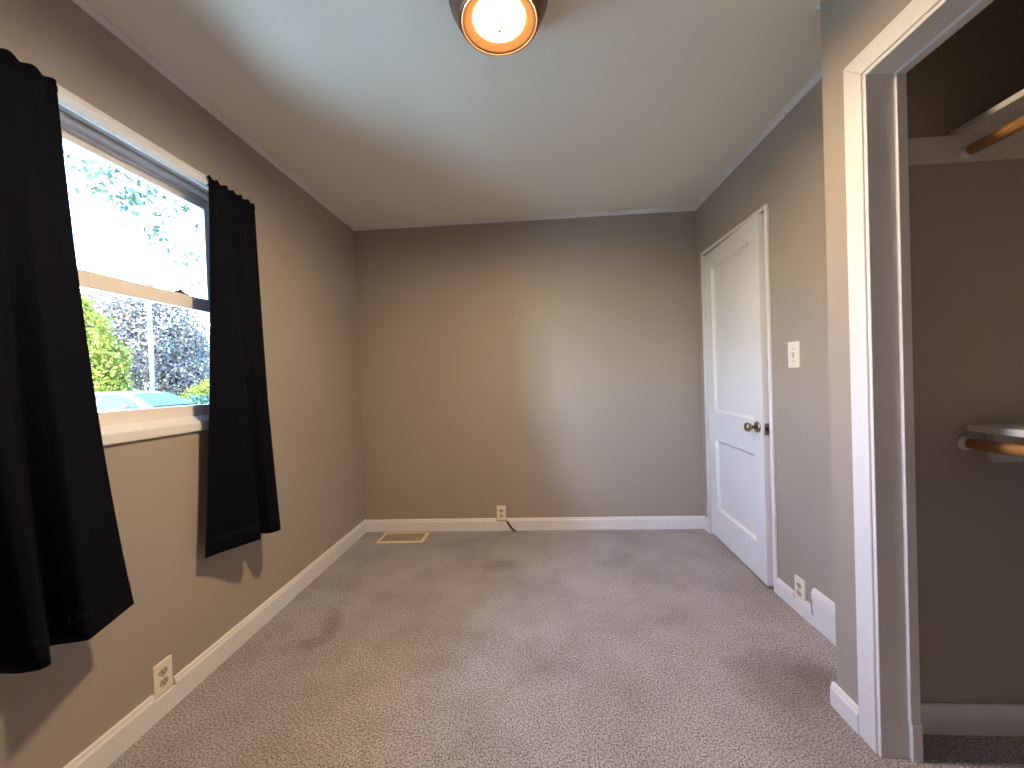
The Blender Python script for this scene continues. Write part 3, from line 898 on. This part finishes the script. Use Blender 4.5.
tree('cypress_tree', -25.0, 26.6, 2.0, 0.2,
     [(-25, 26.8, 1.6, 1.8, 1.9, 1.6), (-25, 26.7, 3.2, 1.6, 1.7, 1.5), (-25, 26.7, 4.6, 1.2, 1.3, 1.3), (-25.2, 28.6, 2.4, 1.6, 1.5, 2.2)],
     9000, 0.2, 'leaf_teal', 31, 'blue-green evergreen at the right of the window view')
tree('garden_bush', -15.5, 17.3, 0.6, 0.06,
     [(-15.5, 17.1, 0.75, 0.8, 0.9, 0.7), (-15.4, 16.3, 0.5, 0.7, 0.8, 0.55), (-15.6, 17.9, 1.0, 0.8, 0.8, 0.8)],
     5000, 0.12, 'leaf_yellow', 41, 'low yellow-green bush beneath the purple tree', 'bush')
tree('hedge_shrub', -12.5, 14.0, 0.5, 0.06,
     [(-12.5, 13.6, 0.35, 0.7, 0.8, 0.65), (-12.5, 14.6, 0.4, 0.7, 0.9, 0.65)],
     5000, 0.10, 'leaf_hedge', 51, 'dark blue-green shrub at the lower right of the window view', 'shrub')

# tree close to the house whose leafy twigs hang across the upper sash
nt_ = empty('shade_tree', (-5.3, 9.6, GZ), 'near tree whose leafy twigs hang in front of the upper window pane', 'tree')
bm = bmesh.new()
tx, ty = -5.3, 9.6
tube(bm, [(tx, ty, GZ), (tx, ty - 0.05, 1.5), (tx + 0.05, ty - 0.2, 3.0), (tx, ty - 0.7, 4.3), (tx - 0.05, ty - 1.6, 5.2), (tx, ty - 2.8, 5.6), (tx, ty - 4.2, 5.5), (tx, ty - 5.4, 5.1)], [0.24, 0.2, 0.17, 0.13, 0.10, 0.07, 0.045, 0.02], 10)
tw = []
rnd = random.Random(5)
def hang(path, tips):
    pts = [(tx + 0.10 * math.sin(3 * k + path[0][0]), y, z) for k, (y, z) in enumerate(path)]
    tube(bm, pts, [0.016 - 0.012 * k / (len(pts) - 1) for k in range(len(pts))], 6)
    for (y, z), num in tips:
        for _ in range(int(num * 1.9)):
            tw.append((tx + rnd.gauss(0, 0.12), y + rnd.gauss(0, 0.085), z + rnd.gauss(0, 0.06)))
hang([(4.6, 5.45), (4.45, 4.4), (4.28, 3.9)], [((4.24, 3.88), 9), ((4.42, 4.0), 12), ((4.45, 3.80), 8)])
hang([(4.95, 5.5), (4.8, 4.5), (4.65, 4.0), (4.5, 3.75)], [((4.65, 4.02), 16), ((4.52, 3.78), 9)])
hang([(5.3, 5.5), (5.05, 4.5), (4.93, 3.92), (4.74, 3.7)], [((4.86, 4.08), 14), ((4.95, 3.87), 22), ((4.74, 3.70), 14)])
hang([(5.7, 5.55), (5.45, 4.6), (5.3, 4.05), (5.3, 3.74), (5.12, 3.52), (5.2, 3.34)], [((5.25, 4.08), 18), ((5.32, 3.78), 10), ((5.10, 3.52), 16), ((5.2, 3.36), 12)])
hang([(6.0, 5.55), (5.75, 4.6), (5.56, 4.02)], [((5.56, 4.02), 18), ((5.7, 4.25), 12)])
hang([(6.4, 5.5), (6.05, 4.3), (5.88, 3.36), (5.56, 3.18)], [((5.88, 3.36), 10), ((5.55, 3.19), 10), ((5.8, 2.9), 5), ((6.0, 3.9), 10)])
at_parent(link('trunk', bm, 'bark', smooth=True), nt_)
leaves_mesh('foliage', np.array(tw), None, 0.095, 'leaf_branch', nt_, 77, 0.6)
crown = crown_points([(tx - 0.3, ty - 0.5, 6.6, 1.8, 2.2, 1.3), (tx, ty + 1.2, 6.0, 1.6, 1.6, 1.4), (tx, ty - 3.0, 6.9, 1.5, 1.8, 0.9)], 5000, 78)
leaves_mesh('crown', crown, None, 0.13, 'leaf_branch', nt_, 79, 0.3)

# street pole
pl = empty('street_pole', (-15.0, 14.2, GZ), 'thin grey street pole standing in front of the purple tree', 'pole')
bm = bmesh.new()
tube(bm, [(-15, 14.2, GZ), (-15, 14.2, 5.2)], [0.08, 0.065], 12)
at_parent(link('post', bm, 'pole', smooth=True), pl)
bm = bmesh.new(); lathe(bm, [(0.15, GZ), (0.15, GZ + 0.08), (0.09, GZ + 0.12)], 'z', (-15, 14.2, 0), 16, True)
at_parent(link('base', bm, 'pole', smooth=True), pl)
bm = bmesh.new(); lathe(bm, [(0.05, 5.2), (0.12, 5.24), (0.14, 5.37), (0.16, 5.39), (0.05, 5.47), (0.01, 5.49)], 'z', (-15, 14.2, 0), 16, True)
at_parent(link('lantern', bm, 'pole', smooth=True), pl)

# parked car, front towards +y; local frame: y along the car, z up from the ground
CX, CYY = -12.3, 10.85
car = empty('car', (CX, CYY, GZ + 0.02), 'silver parked car seen over the window sill', 'car', None, -PI / 2)
def ring(y, hw, z0, z1, nexp=4.0, n=28):
    out = []
    for k in range(n):
        a = 2 * PI * k / n
        c, s = math.cos(a), math.sin(a)
        px = math.copysign(abs(c) ** (2 / nexp), c) * hw
        pz = math.copysign(abs(s) ** (2 / nexp), s) * (z1 - z0) / 2 + (z0 + z1) / 2
        out.append((px, y, pz))
    return out
bm = bmesh.new()
loft(bm, [ring(*a) for a in ((-2.22, 0.62, 0.38, 0.78), (-2.15, 0.78, 0.28, 0.98), (-1.9, 0.86, 0.22, 1.04), (-1.0, 0.885, 0.2, 1.02), (0.2, 0.885, 0.2, 1.0), (1.2, 0.875, 0.2, 0.98), (1.7, 0.86, 0.22, 0.92), (2.1, 0.80, 0.26, 0.80), (2.28, 0.62, 0.34, 0.66))])
cb = link('body', bm, 'carpaint', car, smooth=True)
def groof(y, zt, wt, wb, zb=0.93):
    # cabin cross-section, sides leaning in, soft roof edge
    return [(wb, y, zb), (wb - (wb - wt) * 0.5, y, zb + (zt - zb) * 0.5), (wt, y, zt - 0.05), (wt - 0.06, y, zt - 0.012), (0, y, zt), (-wt + 0.06, y, zt - 0.012), (-wt, y, zt - 0.05), (-wb + (wb - wt) * 0.5, y, zb + (zt - zb) * 0.5), (-wb, y, zb)]
bm = bmesh.new()
loft(bm, [groof(*a) for a in ((-2.02, 1.0, 0.66, 0.78), (-1.55, 1.38, 0.60, 0.82), (-1.2, 1.46, 0.60, 0.83), (-0.4, 1.50, 0.60, 0.84), (0.3, 1.49, 0.60, 0.84), (0.7, 1.42, 0.60, 0.83), (1.15, 1.22, 0.64, 0.81), (1.58, 0.99, 0.70, 0.78))])
cbn = link('cabin', bm, 'carpaint', car, smooth=False, bevel=0.01)
def sidew(y, z, s):
    # a point on the leaning cabin side, pushed a little outwards
    t = (z - 0.93) / (1.45 - 0.93)
    return (s * (0.84 - 0.24 * t + 0.024), y, z)
for s in (-1, 1):
    for poly in (((-1.55, 1.02), (-0.16, 1.02), (-0.16, 1.42), (-1.15, 1.39), (-1.4, 1.30)), ((-0.02, 1.02), (1.28, 1.02), (0.95, 1.22), (0.55, 1.39), (-0.02, 1.42))):
        bm = bmesh.new()
        A = [bm.verts.new(sidew(y, z, s)) for y, z in poly]
        B = [bm.verts.new(Vector(sidew(y, z, s)) - Vector((s * 0.02, 0, 0))) for y, z in poly]
        bm.faces.new(A); bm.faces.new(list(reversed(B)))
        for k in range(len(A)):
            bm.faces.new((A[k], A[(k + 1) % len(A)], B[(k + 1) % len(A)], B[k]))
        link('side_window', bm, 'carglass', car)
    bm = bmesh.new()
    lathe(bm, [(0.01, 0.0), (0.06, 0.02), (0.09, 0.06), (0.07, 0.10), (0.01, 0.11)], 'y', (s * 0.98, 0.98, 1.06), 16)
    bmesh.ops.scale(bm, vec=(1.25, 1, 0.8), verts=bm.verts, space=Matrix.Translation((-s * 0.98, -0.98, -1.06)))
    tube(bm, [(s * 0.84, 1.03, 1.02), (s * 0.93, 1.03, 1.05)], 0.02, 8)
    link('mirror', bm, 'carpaint', car, smooth=True)
for (y0, z0, w0, y1, z1, w1, name) in ((0.78, 1.405, 0.54, 1.54, 1.03, 0.66, 'windscreen'), (-1.62, 1.345, 0.54, -1.98, 1.05, 0.62, 'rear_window')):
    bm = bmesh.new()
    o_ = 0.02 if y1 > 0 else -0.02
    A = [bm.verts.new(p) for p in ((-w0, y0 + o_, z0 + 0.012), (w0, y0 + o_, z0 + 0.012), (w1, y1 + o_, z1 + 0.012), (-w1, y1 + o_, z1 + 0.012))]
    B = [bm.verts.new(v.co - Vector((0, o_, 0.02))) for v in A]
    bm.faces.new(A); bm.faces.new(list(reversed(B)))
    for k in range(4):
        bm.faces.new((A[k], A[(k + 1) % 4], B[(k + 1) % 4], B[k]))
    link(name, bm, 'carglass', car)
for y in (-1.35, 1.38):
    for s in (-1, 1):
        bm = bmesh.new()
        lathe(bm, [(0.20, s * 0.885), (0.29, s * 0.89), (0.315, s * 0.86), (0.315, s * 0.72), (0.28, s * 0.69), (0.1, s * 0.69)], 'x', (0, y, 0.315), 28)
        wh = link('wheel', bm, 'rubber', car, smooth=True)
        bm = bmesh.new()
        lathe(bm, [(0.02, s * 0.895), (0.06, s * 0.89), (0.08, s * 0.875), (0.17, s * 0.88), (0.205, s * 0.888), (0.205, s * 0.86)], 'x', (0, y, 0.315), 28)
        link('hubcap', bm, 'steel', wh, smooth=True)
for s in (-1, 1):
    bm = bmesh.new(); lathe(bm, [(0.01, 0.05), (0.09, 0.045), (0.12, 0.02), (0.12, -0.06)], 'y', (s * 0.58, 2.16, 0.62), 16)
    link('headlight', bm, 'cup', car, smooth=True)
